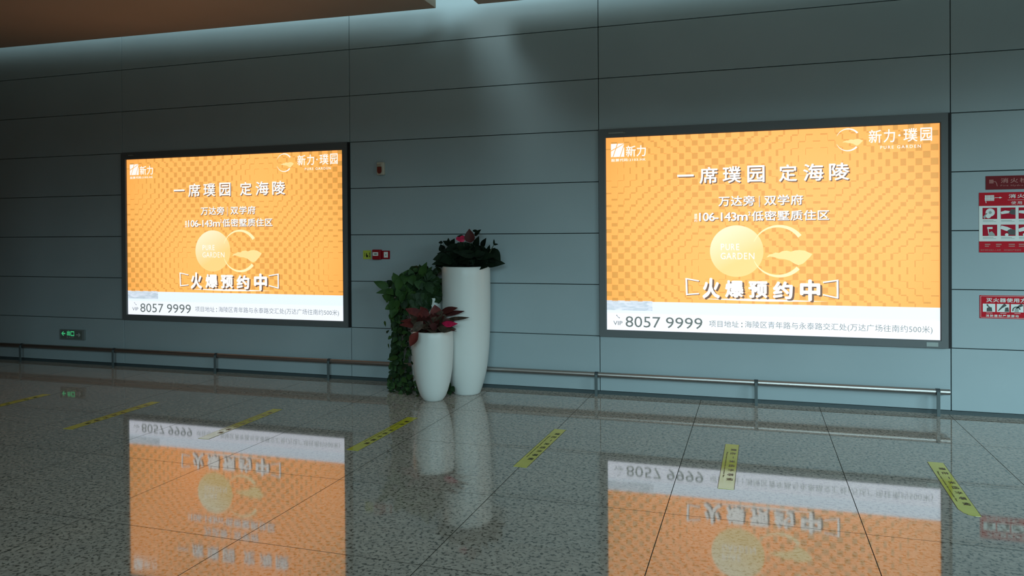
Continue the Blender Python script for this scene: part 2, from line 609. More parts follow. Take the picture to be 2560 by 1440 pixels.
def light_box(X, XR, label, group, tags):
    """X..XR is the clear width between the two wall joints"""
    t = thing('light_box', label, 'light box', (X, 0, .57), group)
    z0, z1 = .570, 2.570
    sx0, sx1 = X + .074, XR - .084
    sz0, sz1 = .636, 2.488
    # frame: four mitred, bevelled profiles standing 3 cm proud of the wall
    f = MB()
    fx0, fx1 = X + .004, XR - .024
    prof = [(0.0, 0.0), (0.0, -.026), (.004, -.031), (.88, -.031), (1.0, -.024), (1.0, -.010)]
    outer = [(fx0, z0), (fx1, z0), (fx1, z1), (fx0, z1)]
    inner = [(sx0, sz0), (sx1, sz0), (sx1, sz1), (sx0, sz1)]
    for k in range(4):
        a, bq = outer[k], outer[(k + 1) % 4]
        c_, d_ = inner[k], inner[(k + 1) % 4]
        v = []
        for s, y in prof:
            v.append((a[0] + (c_[0] - a[0]) * s, y, a[1] + (c_[1] - a[1]) * s))
            v.append((bq[0] + (d_[0] - bq[0]) * s, y, bq[1] + (d_[1] - bq[1]) * s))
        f.add(v, [(2 * i, 2 * i + 1, 2 * i + 3, 2 * i + 2) for i in range(len(prof) - 1)])
    f.build('frame', M['frame'], t)
    g = MB()
    g.box(XR - .024, XR + .004, -.014, -.0005, z0, z1)
    g.build('gasket', M['gasket'], t, label='black rubber strip down the right side')
    for tx0, tx1, tz0, tz1, mm, nm in tags:
        q = MB()
        q.box(tx0, tx1, -.0335, -.0308, tz0, tz1)
        q.rect(tx0 + .008, tx1 - .010, tz0 + .011, tz0 + .015, -.0337, 1)
        q.rect(tx0 + .008, tx1 - .030, tz0 + .019, tz0 + .023, -.0337, 1)
        q.build('frame_label', [M[mm], M['grey_print']], t, label=nm)
    # the printed sheet
    W_ = sx1 - sx0
    k = W_ / 2.87
    u = lambda x: sx0 + x * k
    p = MB()
    Y = -.0105
    zb = .913
    p.rect(sx0, sx1, zb, sz1, Y, 0)
    p.rect(sx0, sx1, .800, zb, Y, 1)
    p.rect(sx0, sx1, sz0, .800, Y, 2)
    p.rect(u(0), u(.437), .826, .920, Y - .0008, 3)
    squares(p, sx0, sx1, zb + .001, sz1, Y - .0008, 4)
    sheet = p.build('advert_sheet', [M['ad_orange'], M['ad_white2'], M['ad_white'], M['ad_stone'], M['ad_square']], t)

    # developer logo, upper left
    q = MB()
    y = Y - .0018
    lx0, lx1, lz0, lz1 = u(.048), u(.177), 2.302, 2.430
    L = lambda a, b_: (lx0 + (lx1 - lx0) * a, lz0 + (lz1 - lz0) * b_)
    q.poly([L(0, .50), L(.36, .68), L(.46, 1), L(0, 1)], y)
    q.poly([L(.43, .70), L(.98, 1), L(.52, 1)], y)
    q.poly([L(0, .43), L(.33, .60), L(.12, .0), L(0, 0)], y)
    q.poly([L(.17, 0), L(.40, .63), L(.99, .95), L(.94, .80), L(.66, 0)], y)
    q.poly([L(.72, 0), L(.96, .72), L(1, .66), L(1, 0)], y)
    text(q, '新力', u(.192), u(.383), 2.300, 2.406, y, 0, .012)
    text(q, '股票代码:2103.HK', u(.050), u(.380), 2.257, 2.285, y, 0, .018, 1.15)
    q.build('developer_logo', [M['ad_letter']], sheet)
    # estate logo, upper right
    q = MB()
    ring_letter(q, u(2.150), 2.377, .103 * k, y, 0, 1)
    xs = [(2.318, 2.420), (2.436, 2.526), (2.592, 2.700), (2.722, 2.812)]
    for ch, (a, bq) in zip('新力璞园', xs):
        text(q, ch, u(a), u(bq), 2.340, 2.455, y, 0, .010)
    q.disc(u(2.560), 2.398, .009, y, 0, 14)
    text(q, 'PURE GARDEN', u(2.410), u(2.726), 2.285, 2.312, y, 0, .006, 1.35)
    q.build('estate_logo', [M['ad_letter'], M['ad_gold']], sheet)
    # headline, two phrases
    hx = [(.674, .826), (.878, 1.040), (1.086, 1.246), (1.303, 1.453), (1.577, 1.729), (1.782, 1.950), (1.996, 2.160)]
    for i0, i1 in ((0, 4), (4, 7)):
        q = MB()
        for ch, (a, bq) in list(zip('一席璞园定海陵', hx))[i0:i1]:
            h = (2.094, 2.113) if ch == '一' else (2.024, 2.178)
            text(q, ch, u(a) + .009, u(bq) + .009, h[0] - .009, h[1] - .009, y, 1, .017)
            text(q, ch, u(a), u(bq), h[0], h[1], y - .0008, 0, .017)
        q.build('headline_phrase', [M['ad_letter'], M['ad_shadow']], sheet)
    # second and third line
    q = MB()
    for dx, dy, mi in ((.006, -.006, 1), (0, 0, 0)):
        yy = y - (.0008 if mi == 0 else 0)
        text(q, '万达旁', u(1.047) + dx, u(1.366) + dx, 1.810 + dy, 1.906 + dy, yy, mi, .018, 1.08)
        text(q, '双学府', u(1.448) + dx, u(1.778) + dx, 1.812 + dy, 1.906 + dy, yy, mi, .018, 1.08)
        q.rect(u(1.404) + dx, u(1.409) + dx, 1.800 + dy, 1.900 + dy, yy, mi)
        text(q, '106-143', u(.872) + dx, u(1.206) + dx, 1.674 + dy, 1.754 + dy, yy, mi, .016, .92)
        text(q, 'm', u(1.212) + dx, u(1.306) + dx, 1.676 + dy, 1.731 + dy, yy, mi, .018)
        text(q, '2', u(1.309) + dx, u(1.330) + dx, 1.722 + dy, 1.758 + dy, yy, mi, .018)
        text(q, '低密墅质住区', u(1.338) + dx, u(1.996) + dx, 1.672 + dy, 1.765 + dy, yy, mi, .018, 1.06)
    for i, ch in enumerate('建面约'):
        text(q, ch, u(.828), u(.856), 1.722 - i * .027, 1.746 - i * .027, y, 0, .01)
    q.build('subheading', [M['ad_letter'], M['ad_shadow']], sheet)
    # emblem: pale disc and open ring
    q = MB()
    q.disc(u(1.205), 1.396, .236 * k, Y - .0014, 0, 72, .237)
    em = q.build('emblem_disc', [M['ad_disc']], sheet)
    q = MB()
    for ch, a, bq in (('P', 1.067, 1.098), ('U', 1.109, 1.146), ('R', 1.158, 1.190), ('E', 1.203, 1.230)):
        text(q, ch, u(a), u(bq), 1.405, 1.464, Y - .0022, 0, -.008)
    for ch, a, bq in (('G', 1.065, 1.108), ('A', 1.114, 1.163), ('R', 1.172, 1.204), ('D', 1.215, 1.258), ('E', 1.272, 1.299), ('N', 1.314, 1.362)):
        text(q, ch, u(a), u(bq), 1.321, 1.381, Y - .0022, 0, -.008)
    q.build('emblem_lettering', [M['ad_letter']], em)
    q = MB()
    ring_letter(q, u(1.568), 1.396, .243 * k, Y - .0026, 0, 1)
    q.build('emblem_ring', [M['ad_cream'], M['ad_gold']], sheet)
    # slogan between two brackets
    q = MB()
    sx = [(.899, 1.056), (1.102, 1.268), (1.308, 1.474), (1.520, 1.690), (1.750, 1.920)]
    for (a, bq), ch in zip(sx, '火爆预约中'):
        zt, zl = {'火': (1.148, .955), '爆': (1.128, .968), '预': (1.122, .968), '约': (1.122, .962), '中': (1.143, .950)}[ch]
        text(q, ch, u(a) + .017, u(bq) + .017, zl - .013, zt - .013, y, 1, .042)
        text(q, ch, u(a), u(bq), zl, zt, y - .0008, 0, .042)
    for dx, dz, mi in ((.007, -.006, 1), (0, 0, 0)):
        yy = y - (.0008 if mi == 0 else 0)
        q.stroke([(u(.868) + dx, 1.118 + dz), (u(.752) + dx, 1.138 + dz)], .012, yy, mi)
        q.stroke([(u(.752) + dx, 1.143 + dz), (u(.757) + dx, .984 + dz)], .016, yy, mi)
        q.stroke([(u(.750) + dx, .989 + dz), (u(.868) + dx, 1.000 + dz)], .012, yy, mi)
        q.stroke([(u(1.942) + dx, 1.118 + dz), (u(2.066) + dx, 1.138 + dz)], .012, yy, mi)
        q.stroke([(u(2.062) + dx, 1.143 + dz), (u(2.062) + dx, .977 + dz)], .016, yy, mi)
        q.stroke([(u(2.066) + dx, .981 + dz), (u(1.942) + dx, 1.008 + dz)], .012, yy, mi)
    n = 24
    q.stroke([(u(.86 + 1.12 * i / n), .951 - .004 * i / n) for i in range(n + 1)], [.022 * math.sin(math.pi * i / n) ** 1.4 + .0004 for i in range(n + 1)], y - .0002, 0)
    q.build('slogan', [M['ad_letter'], M['ad_shadow']], sheet)
    # phone number and address
    q = MB()
    q.stroke([(u(.094), .781), (u(.099), .770), (u(.112), .757), (u(.124), .751)], [.009, .004, .004, .009], y)
    q.build('telephone_icon', [M['ad_grey']], sheet)
    q = MB()
    text(q, 'VIP', u(.062), u(.150), .683, .722, y, 0, -.004)
    q.build('hotline_word', [M['ad_grey']], sheet)
    q = MB()
    text(q, '8057', u(.180), u(.512), .667, .771, y, 0, .0)
    text(q, '9999', u(.562), u(.898), .667, .771, y, 0, .0)
    q.build('phone_number', [M['ad_grey']], sheet)
    q = MB()
    text(q, '项目地址', u(.957), u(1.222), .692, .752, y, 0, -.006, 1.03)
    q.disc(u(1.250), .733, .0065, y, 0, 12)
    q.disc(u(1.250), .702, .0065, y, 0, 12)
    q.build('address_heading', [M['ad_grey2']], sheet)
    q = MB()
    text(q, '海陵区青年路与永泰路交汇处(万达广场往南约500米)', u(1.276), u(2.812), .684, .756, y, 0, -.006, 1.03)
    q.build('address_line', [M['ad_grey2']], sheet)
    return t


light_box(0.0, 3.084, 'backlit orange advert box on the wall between the exit sign and the red call point', 'backlit advert boxes',
          [(.11, .215, 2.520, 2.552, 'frame_tag_dark', 'dull plate on the upper frame')])
light_box(5.806, 8.835, 'backlit orange advert box on the wall between the planters and the red fire signs', 'backlit advert boxes',
          [(5.90, 6.08, 2.515, 2.545, 'frame_tag_dark', 'dull plate on the upper frame'),
           (8.642, 8.732, .582, .618, 'frame_tag', 'pale plate on the lower frame')])

# ------------------------------------------------------------------ low bumper rail along the wall
t = thing('bumper_rail', 'low round steel bumper rail on short grey posts along the foot of the wall', 'rail', (4.0, -.062, 0))
q = MB()
RZ, RY, RR = .205, -.062, .0245
q.tube([(X0 + .3, RY, RZ), (0, RY, RZ), (8.812, RY, RZ)], RR, 24)
q.build('tube', M['steel'], t)
for k in range(-8, 8):
    px = -.085 + 1.4675 * k
    if px > 8.9 or px < -13:
        continue
    q = MB()
    q.bevel_box(px - .0135, px + .0135, RY - .036, RY - .0262, 0.0, RZ + .004, .002)
    po = q.build('post', M['post'], t)
    q = MB()
    n = 20
    v = []
    for xx in (px - .017, px + .017):
        for i in range(n):
            a = 2 * math.pi * i / n
            v.append((xx, RY + (RR + .0022) * math.cos(a), RZ + (RR + .0022) * math.sin(a)))
    q.add(v, [(i, (i + 1) % n, n + (i + 1) % n, n + i) for i in range(n)], 0, True)
    q.build('collar', M['collar'], po)

# ------------------------------------------------------------------ small devices and signs on the wall
t = thing('alarm_beacon', 'small cream fire alarm beacon with red lens high on wall above red call point', 'alarm', (3.47, 0, 2.27))
q = MB()
q.bevel_box(3.424, 3.508, -.042, -.0005, 2.204, 2.338, .008, 0, 3)
q.build('housing', M['cream'], t)
q = MB()
pts = [(3.438 + .0, 2.288), (3.438, 2.246)] + arc(3.462, 2.246, .024, 180, 360, 12, .030) + [(3.486, 2.288)]
v = [(p[0], -.054, p[1]) for p in pts] + [(p[0], -.041, p[1]) for p in pts]
n = len(pts)
q.add(v, [tuple(range(n - 1, -1, -1))] + [(i, (i + 1) % n, n + (i + 1) % n, n + i) for i in range(n)])
q.build('red_lens', M['red_lens'], t)
q = MB()
q.bevel_box(3.438, 3.486, -.052, -.041, 2.290, 2.318, .004)
q.build('clear_lens', M['cream_clear'], t)

t = thing('instruction_sign', 'small yellow square notice beside the red alarm call point', 'sign', (3.283, 0, 1.355))
q = MB()
q.box(3.236, 3.330, -.004, -.0005, 1.309, 1.402)
q.build('plate', M['yellow_sign'], t)
q = MB()
y = -.0046
q.poly([(3.272, 1.370), (3.282, 1.374), (3.284, 1.352), (3.296, 1.350), (3.296, 1.330), (3.276, 1.328), (3.270, 1.345)], y)
q.stroke([(3.254, 1.335), (3.254, 1.378)], .004, y)
for i in range(3):
    q.rect(3.309, 3.321, 1.366 - i * .018, 1.377 - i * .018, y)
q.build('pictogram', M['black_text'], t)

t = thing('call_point', 'red box shaped fire alarm call point with white label, next to the yellow notice', 'alarm', (3.41, 0, 1.36))
q = MB()
q.bevel_box(3.366, 3.462, -.046, -.0005, 1.306, 1.411, .006, 0, 3)
q.build('housing', M['red_plastic'], t)
q = MB()
q.rect(3.374, 3.438, 1.346, 1.384, -.0466)
q.rect(3.384, 3.429, 1.361, 1.369, -.0470, 1)
q.poly([(3.394, 1.365), (3.404, 1.375), (3.404, 1.355)], -.0472, 1)
q.poly([(3.420, 1.365), (3.410, 1.375), (3.410, 1.355)], -.0472, 1)
q.build('press_label', [M['white_print'], M['dark_print']], t)
t = thing('telephone_jack', 'flat red plate with white square socket, right of the alarm call point', 'alarm', (3.512, 0, 1.355))
q = MB()
q.bevel_box(3.464, 3.556, -.012, -.0005, 1.310, 1.400, .003)
q.build('plate', M['red_plastic'], t)
q = MB()
q.bevel_box(3.488, 3.536, -.015, -.0115, 1.326, 1.387, .001)
q.build('socket', M['white_print'], t)
q = MB()
q.disc(3.512, 1.354, .006, -.0155, 0, 12)
q.build('socket_hole', M['dark_print'], t)

# exit sign
t = thing('exit_sign', 'low dark exit sign with lit green left arrow and characters, above the rail', 'sign', (-.79, 0, .30))
q = MB()
q.bevel_box(-.985, -.592, -.022, -.0005, .298, .424, .003)
q.build('housing', M['exit_body'], t)
q = MB()
q.rect(-.965, -.628, .308, .414, -.0226)
q.build('face', M['exit_face'], t)
q = MB()
y = -.0234
q.poly([(-.956, .372), (-.930, .398), (-.915, .398), (-.930, .379), (-.893, .379), (-.893, .365), (-.930, .365), (-.915, .346), (-.930, .346)], y)
q.build('left_arrow', M['exit_green'], t, label='lit green arrow')
q = MB()
text(q, '出', -.868, -.818, .349, .408, y, 0, .045)
q.stroke([(-.804, .398), (-.757, .398), (-.757, .352), (-.804, .352), (-.804, .398)], .011, y)
q.rect(-.8095, -.7515, .346, .3575, y)
q.rect(-.8095, -.7515, .3925, .404, y)
q.build('characters', M['exit_green'], t, label='lit green characters')
q = MB()
text(q, 'EXIT', -.868, -.760, .322, .338, y, 0, .02, 1.7)
q.build('small_lettering', M['exit_dim'], t)
q = MB()
q.poly([(-.652, .362), (-.678, .388), (-.688, .384), (-.676, .368), (-.722, .368), (-.722, .357), (-.676, .357), (-.688, .340), (-.678, .336)], y)
q.build('right_arrow', M['exit_dim'], t, label='unlit grey arrow')

# fire hydrant name plate
t = thing('hydrant_plate', 'dark red fire hydrant name plate, topmost of the three red signs at right', 'sign', (9.33, 0, 1.97))
q = MB()
q.box(9.096, 9.562, -.004, -.0005, 1.912, 2.026)
q.build('plate', M['dark_red'], t)
q = MB()
y = -.0046
for i in range(4):
    q.rect(9.122 + i * .008, 9.128 + i * .008, 1.964, 1.996, y)
q.stroke([(9.150, 1.978), (9.168, 1.978), (9.176, 1.960), (9.180, 1.940)], .005, y)
q.build('hose_icon', M['pink_print'], t)
q = MB()
text(q, '消火栓', 9.205, 9.400, 1.965, 2.006, y, 0, .016, 1.35)
text(q, 'Fire Hydrant', 9.205, 9.400, 1.934, 1.951, y, 0, .0, 1.2)
q.build('lettering', M['pink_print'], t)

# hydrant instruction poster
t = thing('hydrant_poster', 'white and red hydrant instruction poster with photo squares, middle one of the red signs', 'poster', (9.26, 0, 1.64))
q = MB()
PX0, PX1 = 9.046, 9.485
q.box(PX0, PX1, -.003, -.0005, 1.386, 1.888)
q.build('sheet', M['white_print'], t)
y = -.0036
q = MB()
q.rect(PX0, PX1, 1.776, 1.888, y, 0)
for i in range(7):
    q.rect(9.089 + i * .0100, 9.0965 + i * .0100, 1.818, 1.866, y - .0005, 1)
q.rect(9.087, 9.160, 1.835, 1.838, y - .0006, 1)
q.stroke([(9.160, 1.844), (9.188, 1.844)], .004, y - .0005, 1)
q.poly([(9.186, 1.844), (9.200, 1.851), (9.216, 1.844), (9.200, 1.837)], y - .0005, 1)
q.stroke([(9.096, 1.818), (9.098, 1.800)], .005, y - .0005, 1)
text(q, '消火栓', 9.262, 9.440, 1.838, 1.872, y - .0005, 1, .016, 1.25)
q.rect(9.255, 9.470, 1.822, 1.824, y - .0005, 1)
text(q, '使用方法', 9.280, 9.450, 1.785, 1.812, y - .0005, 1, .0, 1.3)
q.build('header_band', [M['red_print'], M['white_print'], M['pink_print']], t)
q = MB()
q.rect(PX0, PX1, 1.386, 1.479, y, 0)
for xx in (9.088, 9.170):
    q.rect(xx, xx + .040, 1.448, 1.458, y - .0005, 2)
    q.rect(xx, xx + .030, 1.433, 1.441, y - .0005, 2)
for xx in (9.262, 9.335, 9.410):
    q.rect(xx, xx + .045, 1.448, 1.458, y - .0005, 2)
    q.rect(xx, xx + .045, 1.433, 1.441, y - .0005, 2)
text(q, '维护消防设施人人有责', 9.056, 9.205, 1.398, 1.413, y - .0005, 2, .0)
text(q, '消防器材严禁挪用', 9.226, 9.350, 1.398, 1.413, y - .0005, 2, .0)
q.build('footer_band', [M['red_print'], M['white_print'], M['pink_print']], t)
for r_, zt in enumerate((1.760, 1.618)):
    for c_, xx in enumerate((9.072, 9.205, 9.334)):
        q = MB()
        zl = zt - .094
        q.rect(xx, xx + .107, zl, zt, y, 0)
        yy = y - .0005
        P = lambda a, b_: (xx + .107 * a, zl + .094 * b_)
        if r_ == 0 and c_ == 0:
            q.disc(*P(.52, .58), .034, yy, 1, 28)
            q.disc(*P(.40, .28), .020, yy - .0003, 1, 20)
            q.disc(*P(.52, .58), .012, yy - .0004, 3, 20)
            q.poly([P(.02, .2), P(.3, .55), P(.34, .30), P(.12, .02)], yy, 3)
        elif r_ == 0:
            q.stroke([P(.02, .42 + .1 * c_), P(.3, .60), P(.62, .72 - .12 * c_)], [.020, .026, .016], yy, 1)
            q.poly([P(.55, .55), P(.72, .88), P(.98, .80), P(.98, .35), P(.7, .40)], yy - .0003, 2)
        elif c_ == 0:
            q.poly([P(.32, .62), P(.68, .62), P(.68, .80), P(.32, .80)], yy, 1)
            q.stroke([P(.38, .62), P(.42, .15)], .006, yy, 1)
            q.poly([P(.38, .02), P(.45, .30), P(.62, .42), P(.8, .2), P(.85, .02)], yy, 3)
        else:
            q.stroke([P(.0, .78 - .3 * (c_ - 1)), P(.4, .62), P(.75, .50)], [.028, .034, .018], yy, 1)
            q.poly([P(.45, .48), P(.66, .62), P(.98, .52), P(.98, .08), P(.55, .10)], yy - .0003, 2)
            q.disc(*P(.40, .10), .013, yy - .0004, 1, 14)
        q.rect(xx + .002, xx + .080, zl - .015, zl - .011, y, 3)
        q.rect(xx + .002, xx + .100, zl - .024, zl - .021, y, 3)
        q.build('instruction_photo', [M['red_ink'], M['white_print'], M['dark_print'], M['grey_print']], t)

# extinguisher sign
t = thing('extinguisher_sign', 'red fire extinguisher instruction sign with white picture squares, lowest of the red signs', 'sign', (9.27, 0, .93))
q = MB()
q.box(9.049, 9.492, -.003, -.0005, .832, 1.026)
q.build('plate', M['red_print'], t)
q = MB()
for a, bq, cq, dq in ((9.056, 9.058, .838, 1.020), (9.483, 9.485, .838, 1.020), (9.056, 9.485, .838, .840), (9.056, 9.485, 1.018, 1.020)):
    q.rect(a, bq, cq, dq, -.0036)
text(q, '灭火器使用方法', 9.097, 9.440, .968, 1.004, -.0036, 0, .022, 1.12)
q.build('title_lettering', [M['white_print']], t)
q = MB()
text(q, '消防器材严禁挪动', 9.094, 9.334, .845, .865, -.0036, 0, .020, 1.35)
q.build('footer_lettering', M['white_print'], t)
for i in range(4):
    q = MB()
    xx = 9.0725 + i * .1025
    q.rect(xx, xx + .091, .887, .955, -.0036, 0)
    P = lambda a, b_: (xx + .091 * a, .887 + .068 * b_)
    y = -.0041
    if i % 3 == 0:
        q.poly([P(.30, .05), P(.32, .45), P(.5, .62), P(.72, .55), P(.76, .05)], y, 1)
        q.stroke([P(.34, .92), P(.42, .70), P(.55, .60)], [.014, .009, .006], y, 1)
    elif i % 3 == 1:
        q.stroke([P(.10, .12), P(.38, .55), P(.70, .95)], [.005, .013, .026], y, 1)
        q.poly([P(.62, .05), P(.68, .55), P(.92, .60), P(.98, .05)], y, 1)
    else:
        q.stroke(arc(xx + .040, .905, .026, 10, 200, 14), .009, y, 1)
        q.stroke([P(.36, .35), P(.62, .70), P(.92, .95)], [.008, .016, .024], y, 1)
        q.poly([P(.28, .03), P(.30, .42), P(.60, .42), P(.62, .03)], y - .0002, 2)
    q.rect(xx + .025, xx + .070, .876, .879, -.0036, 0)
    q.build('picture', [M['white_print'], M['dark_print'], M['grey_print']], t)

# ------------------------------------------------------------------ yellow floor strips
strips = [
    (.512, -1.500, -.030, 'yellow floor strip furthest from the planters, cut off by the left edge of the photo'),
    (1.834, -1.478, -.060, 'yellow floor strip between the exit sign reflection and left advert reflection'),
    (3.135, -1.411, -.040, 'yellow floor strip whose near end lies in the white band of the left advert reflection'),
    (4.446, -1.362, .000, 'yellow floor strip just in front and left of the short white planter'),
    (5.757, -1.395, .022, 'yellow floor strip lying along a slab joint, midway between the planters and right advert reflection'),
    (7.081, -1.461, .010, 'yellow floor strip washed out by the white band of the right advert reflection'),
    (8.405, -1.530, .028, 'yellow floor strip at far right with a curved cut near corner'),
]


def strip_mesh(cut):
    L, Wd, T = 1.028, .047, .0012
    pts = [(-Wd, 0), (Wd, 0), (Wd, -L)]
    if cut:
        pts += [(.02, -L - .0), (-.012, -L + .012), (-.032, -L + .04), (-Wd, -L + .095)]
    else:
        pts += [(-Wd, -L)]
    q = MB()
    v = [(p[0], p[1], .0003) for p in pts] + [(p[0], p[1], .0003 + T) for p in pts]
    n = len(pts)
    q.add(v, [tuple(range(n))[::1], tuple(range(2 * n - 1, n - 1, -1))] + [(i, n + i, n + (i + 1) % n, (i + 1) % n) for i in range(n)])
    return q


def strip_text():
    q = MB()
    z = .0019
    L = 1.028

    def put(body, s0, s1, a, b_, bold):
        v, f = glyphs(body, bold)
        # reading direction runs towards the hall (-y), the tops of the characters point to +x
        q.add([(a + p[1] * (b_ - a), -(s0 + p[0] * (s1 - s0)), z + 5e-5 * p[2]) for p in v], f)
    for i, ch in enumerate('请在一米线外等候'):
        s = .118 + i * .0985
        if ch == '一':
            put(ch, s + .004, s + .047, .017, .022, .02)
        else:
            put(ch, s, s + .052, -.004, .036, .02)
    put('Please wait outside the one-meter line', .215, .800, -.030, -.019, .004)
    return q


proto = {}
for k, (sx_, sy_, yaw, lab) in enumerate(strips):
    cut = k == 6
    if cut not in proto:
        s = strip_mesh(cut).build('floor_strip', M['strip'])
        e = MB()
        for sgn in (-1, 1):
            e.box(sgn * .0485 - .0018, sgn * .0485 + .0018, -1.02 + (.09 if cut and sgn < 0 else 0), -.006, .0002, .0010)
        e.build('edge_line', M['strip_edge'], s, label='dark painted shadow line along both long edges')
        if False not in proto:
            tm = strip_text().build('lettering', M['black_text'], s)
        else:
            tm = [c_ for c_ in proto[False].children if c_.name.startswith('lettering')][0].copy()
            col.objects.link(tm)
            tm.parent = s
        proto[cut] = s
    else:
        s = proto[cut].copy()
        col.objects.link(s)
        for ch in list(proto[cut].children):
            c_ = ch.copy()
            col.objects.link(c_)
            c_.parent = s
    s.location = (sx_, sy_, 0)
    s.rotation_euler = (0, 0, -yaw)
    tag(s, lab, 'floor sticker', 'yellow floor strips')

# ------------------------------------------------------------------ planters with plants


def leaf(mb, base, tip, width, mi, rnd, shape='heart', facing=None):
    b_, t_ = Vector(base), Vector(tip)
    d = t_ - b_
    Ln = d.length
    d.normalize()
    nrm = facing or Vector((rnd.uniform(-.25, .55), -1.0, rnd.uniform(-.1, .7)))
    side = d.cross(nrm)
    if side.length < .1:
        side = d.cross(Vector((.3, -.6, 1)))
    side.normalize()
    nr = side.cross(d).normalized()
    if shape == 'heart':
        us = [-.06, .04, .16, .32, .50, .68, .84, .94, 1.0]
        ws = [.22, .62, .92, 1.0, .88, .62, .32, .13, .0]
    elif shape == 'ovate':
        us = [0, .07, .18, .34, .52, .70, .86, .95, 1.0]
        ws = [.10, .50, .84, 1.0, .93, .66, .32, .12, .0]
    else:
        us = [0, .08, .22, .38, .55, .72, .87, .95, 1.0]
        ws = [.08, .32, .72, .98, .96, .72, .36, .15, .0]
    curl = rnd.uniform(.03, .13) * Ln
    fold = rnd.uniform(.10, .28)
    v = []
    for a, q_ in zip(us, ws):
        c0 = b_ + d * (Ln * a) - nr * curl * (a - .35) ** 2 * 1.6
        wv = q_ * width / 2
        off = -.06 * Ln if (shape == 'heart' and a < 0) else 0
        v.append(c0 - d * off * 0 + side * wv + nr * wv * fold)
        v.append(c0 + side * wv * .5 + nr * wv * fold * .65)
        v.append(c0 + (d * .07 * Ln if (shape == 'heart' and a < 0) else Vector()))
        v.append(c0 - side * wv * .5 + nr * wv * fold * .65)
        v.append(c0 - side * wv + nr * wv * fold)
    f = []
    for i in range(len(us) - 1):
        for k in range(4):
            f.append((5 * i + k, 5 * i + k + 1, 5 * i + 5 + k + 1, 5 * i + 5 + k))
    mb.add(v, f, mi, True)


def planter(name, label, cx, cy, prof, rim_z, group):
    t = thing(name, label, 'potted plant', (cx, cy, 0), group)
    q = MB()
    rt = prof[-1][0]
    inner = [(rt - .004, rim_z + .003), (rt - .014, rim_z + .003), (rt - .018, rim_z - .002), (rt - .020, rim_z - .07)]
    q.lathe([(.001, .0)] + [(prof[0][0] - .006, .0)] + prof + inner, cx, cy)
    q.build('planter', M['planter'], t)
    q = MB()
    q.lathe([(.001, rim_z - .035), (rt * .5, rim_z - .03), (rt - .019, rim_z - .04)], cx, cy, 40)
    q.build('soil', M['soil'], t)
    return t


POTHOS = [(4.19, -0.37, 1.144, 4.334, -0.398, 1.095, 0.066), (4.189, -0.37, 1.069, 4.344, -0.4, 1.034, 0.075), (4.168, -0.364, 1.126, 4.256, -0.367, 1.193, 0.044), (4.223, -0.393, 1.014, 4.349, -0.435, 0.967, 0.07), (3.995, -0.388, 1.147, 3.968, -0.399, 1.232, 0.066), (4.043, -0.363, 1.208, 3.995, -0.386, 1.227, 0.048), (3.842, -0.374, 1.14, 3.957, -0.397, 1.187, 0.053), (4.14, -0.386, 1.171, 4.213, -0.393, 1.253, 0.053), (4.089, -0.391, 1.162, 4.172, -0.434, 1.296, 0.083), (4.154, -0.4, 0.969, 4.312, -0.437, 0.901, 0.079), (4.154, -0.398, 1.092, 4.264, -0.401, 0.963, 0.105), (4.083, -0.399, 1.109, 4.086, -0.429, 1.023, 0.114), (4.116, -0.422, 1.014, 4.164, -0.423, 0.928, 0.097), (3.989, -0.404, 1.157, 4.018, -0.428, 1.066, 0.105), (3.921, -0.414, 1.17, 3.941, -0.458, 1.076, 0.088), (3.77, -0.419, 1.017, 3.628, -0.465, 0.984, 0.057), (3.745, -0.436, 1.045, 3.605, -0.476, 1.103, 0.083), (3.864, -0.439, 1.091, 3.83, -0.485, 1.191, 0.092), (3.778, -0.426, 0.929, 3.677, -0.431, 0.963, 0.083), (3.766, -0.46, 0.98, 3.751, -0.471, 0.888, 0.083), (3.928, -0.431, 1.038, 3.918, -0.453, 0.925, 0.092), (4.033, -0.449, 1.006, 4.029, -0.464, 0.893, 0.114), (3.893, -0.459, 1.128, 3.873, -0.478, 0.997, 0.097), (3.888, -0.469, 0.961, 3.874, -0.499, 1.042, 0.066), (3.826, -0.465, 0.915, 3.819, -0.51, 0.822, 0.092), (3.797, -0.465, 0.857, 3.752, -0.512, 0.83, 0.066), (3.844, -0.463, 0.849, 3.82, -0.512, 0.744, 0.092), (3.875, -0.475, 0.917, 3.864, -0.483, 0.821, 0.075), (3.799, -0.472, 0.783, 3.809, -0.52, 0.731, 0.04), (3.995, -0.474, 0.85, 4.104, -0.503, 0.868, 0.035), (4.122, -0.486, 0.989, 4.078, -0.497, 0.919, 0.079), (3.77, -0.486, 1.022, 3.852, -0.515, 0.973, 0.075)]
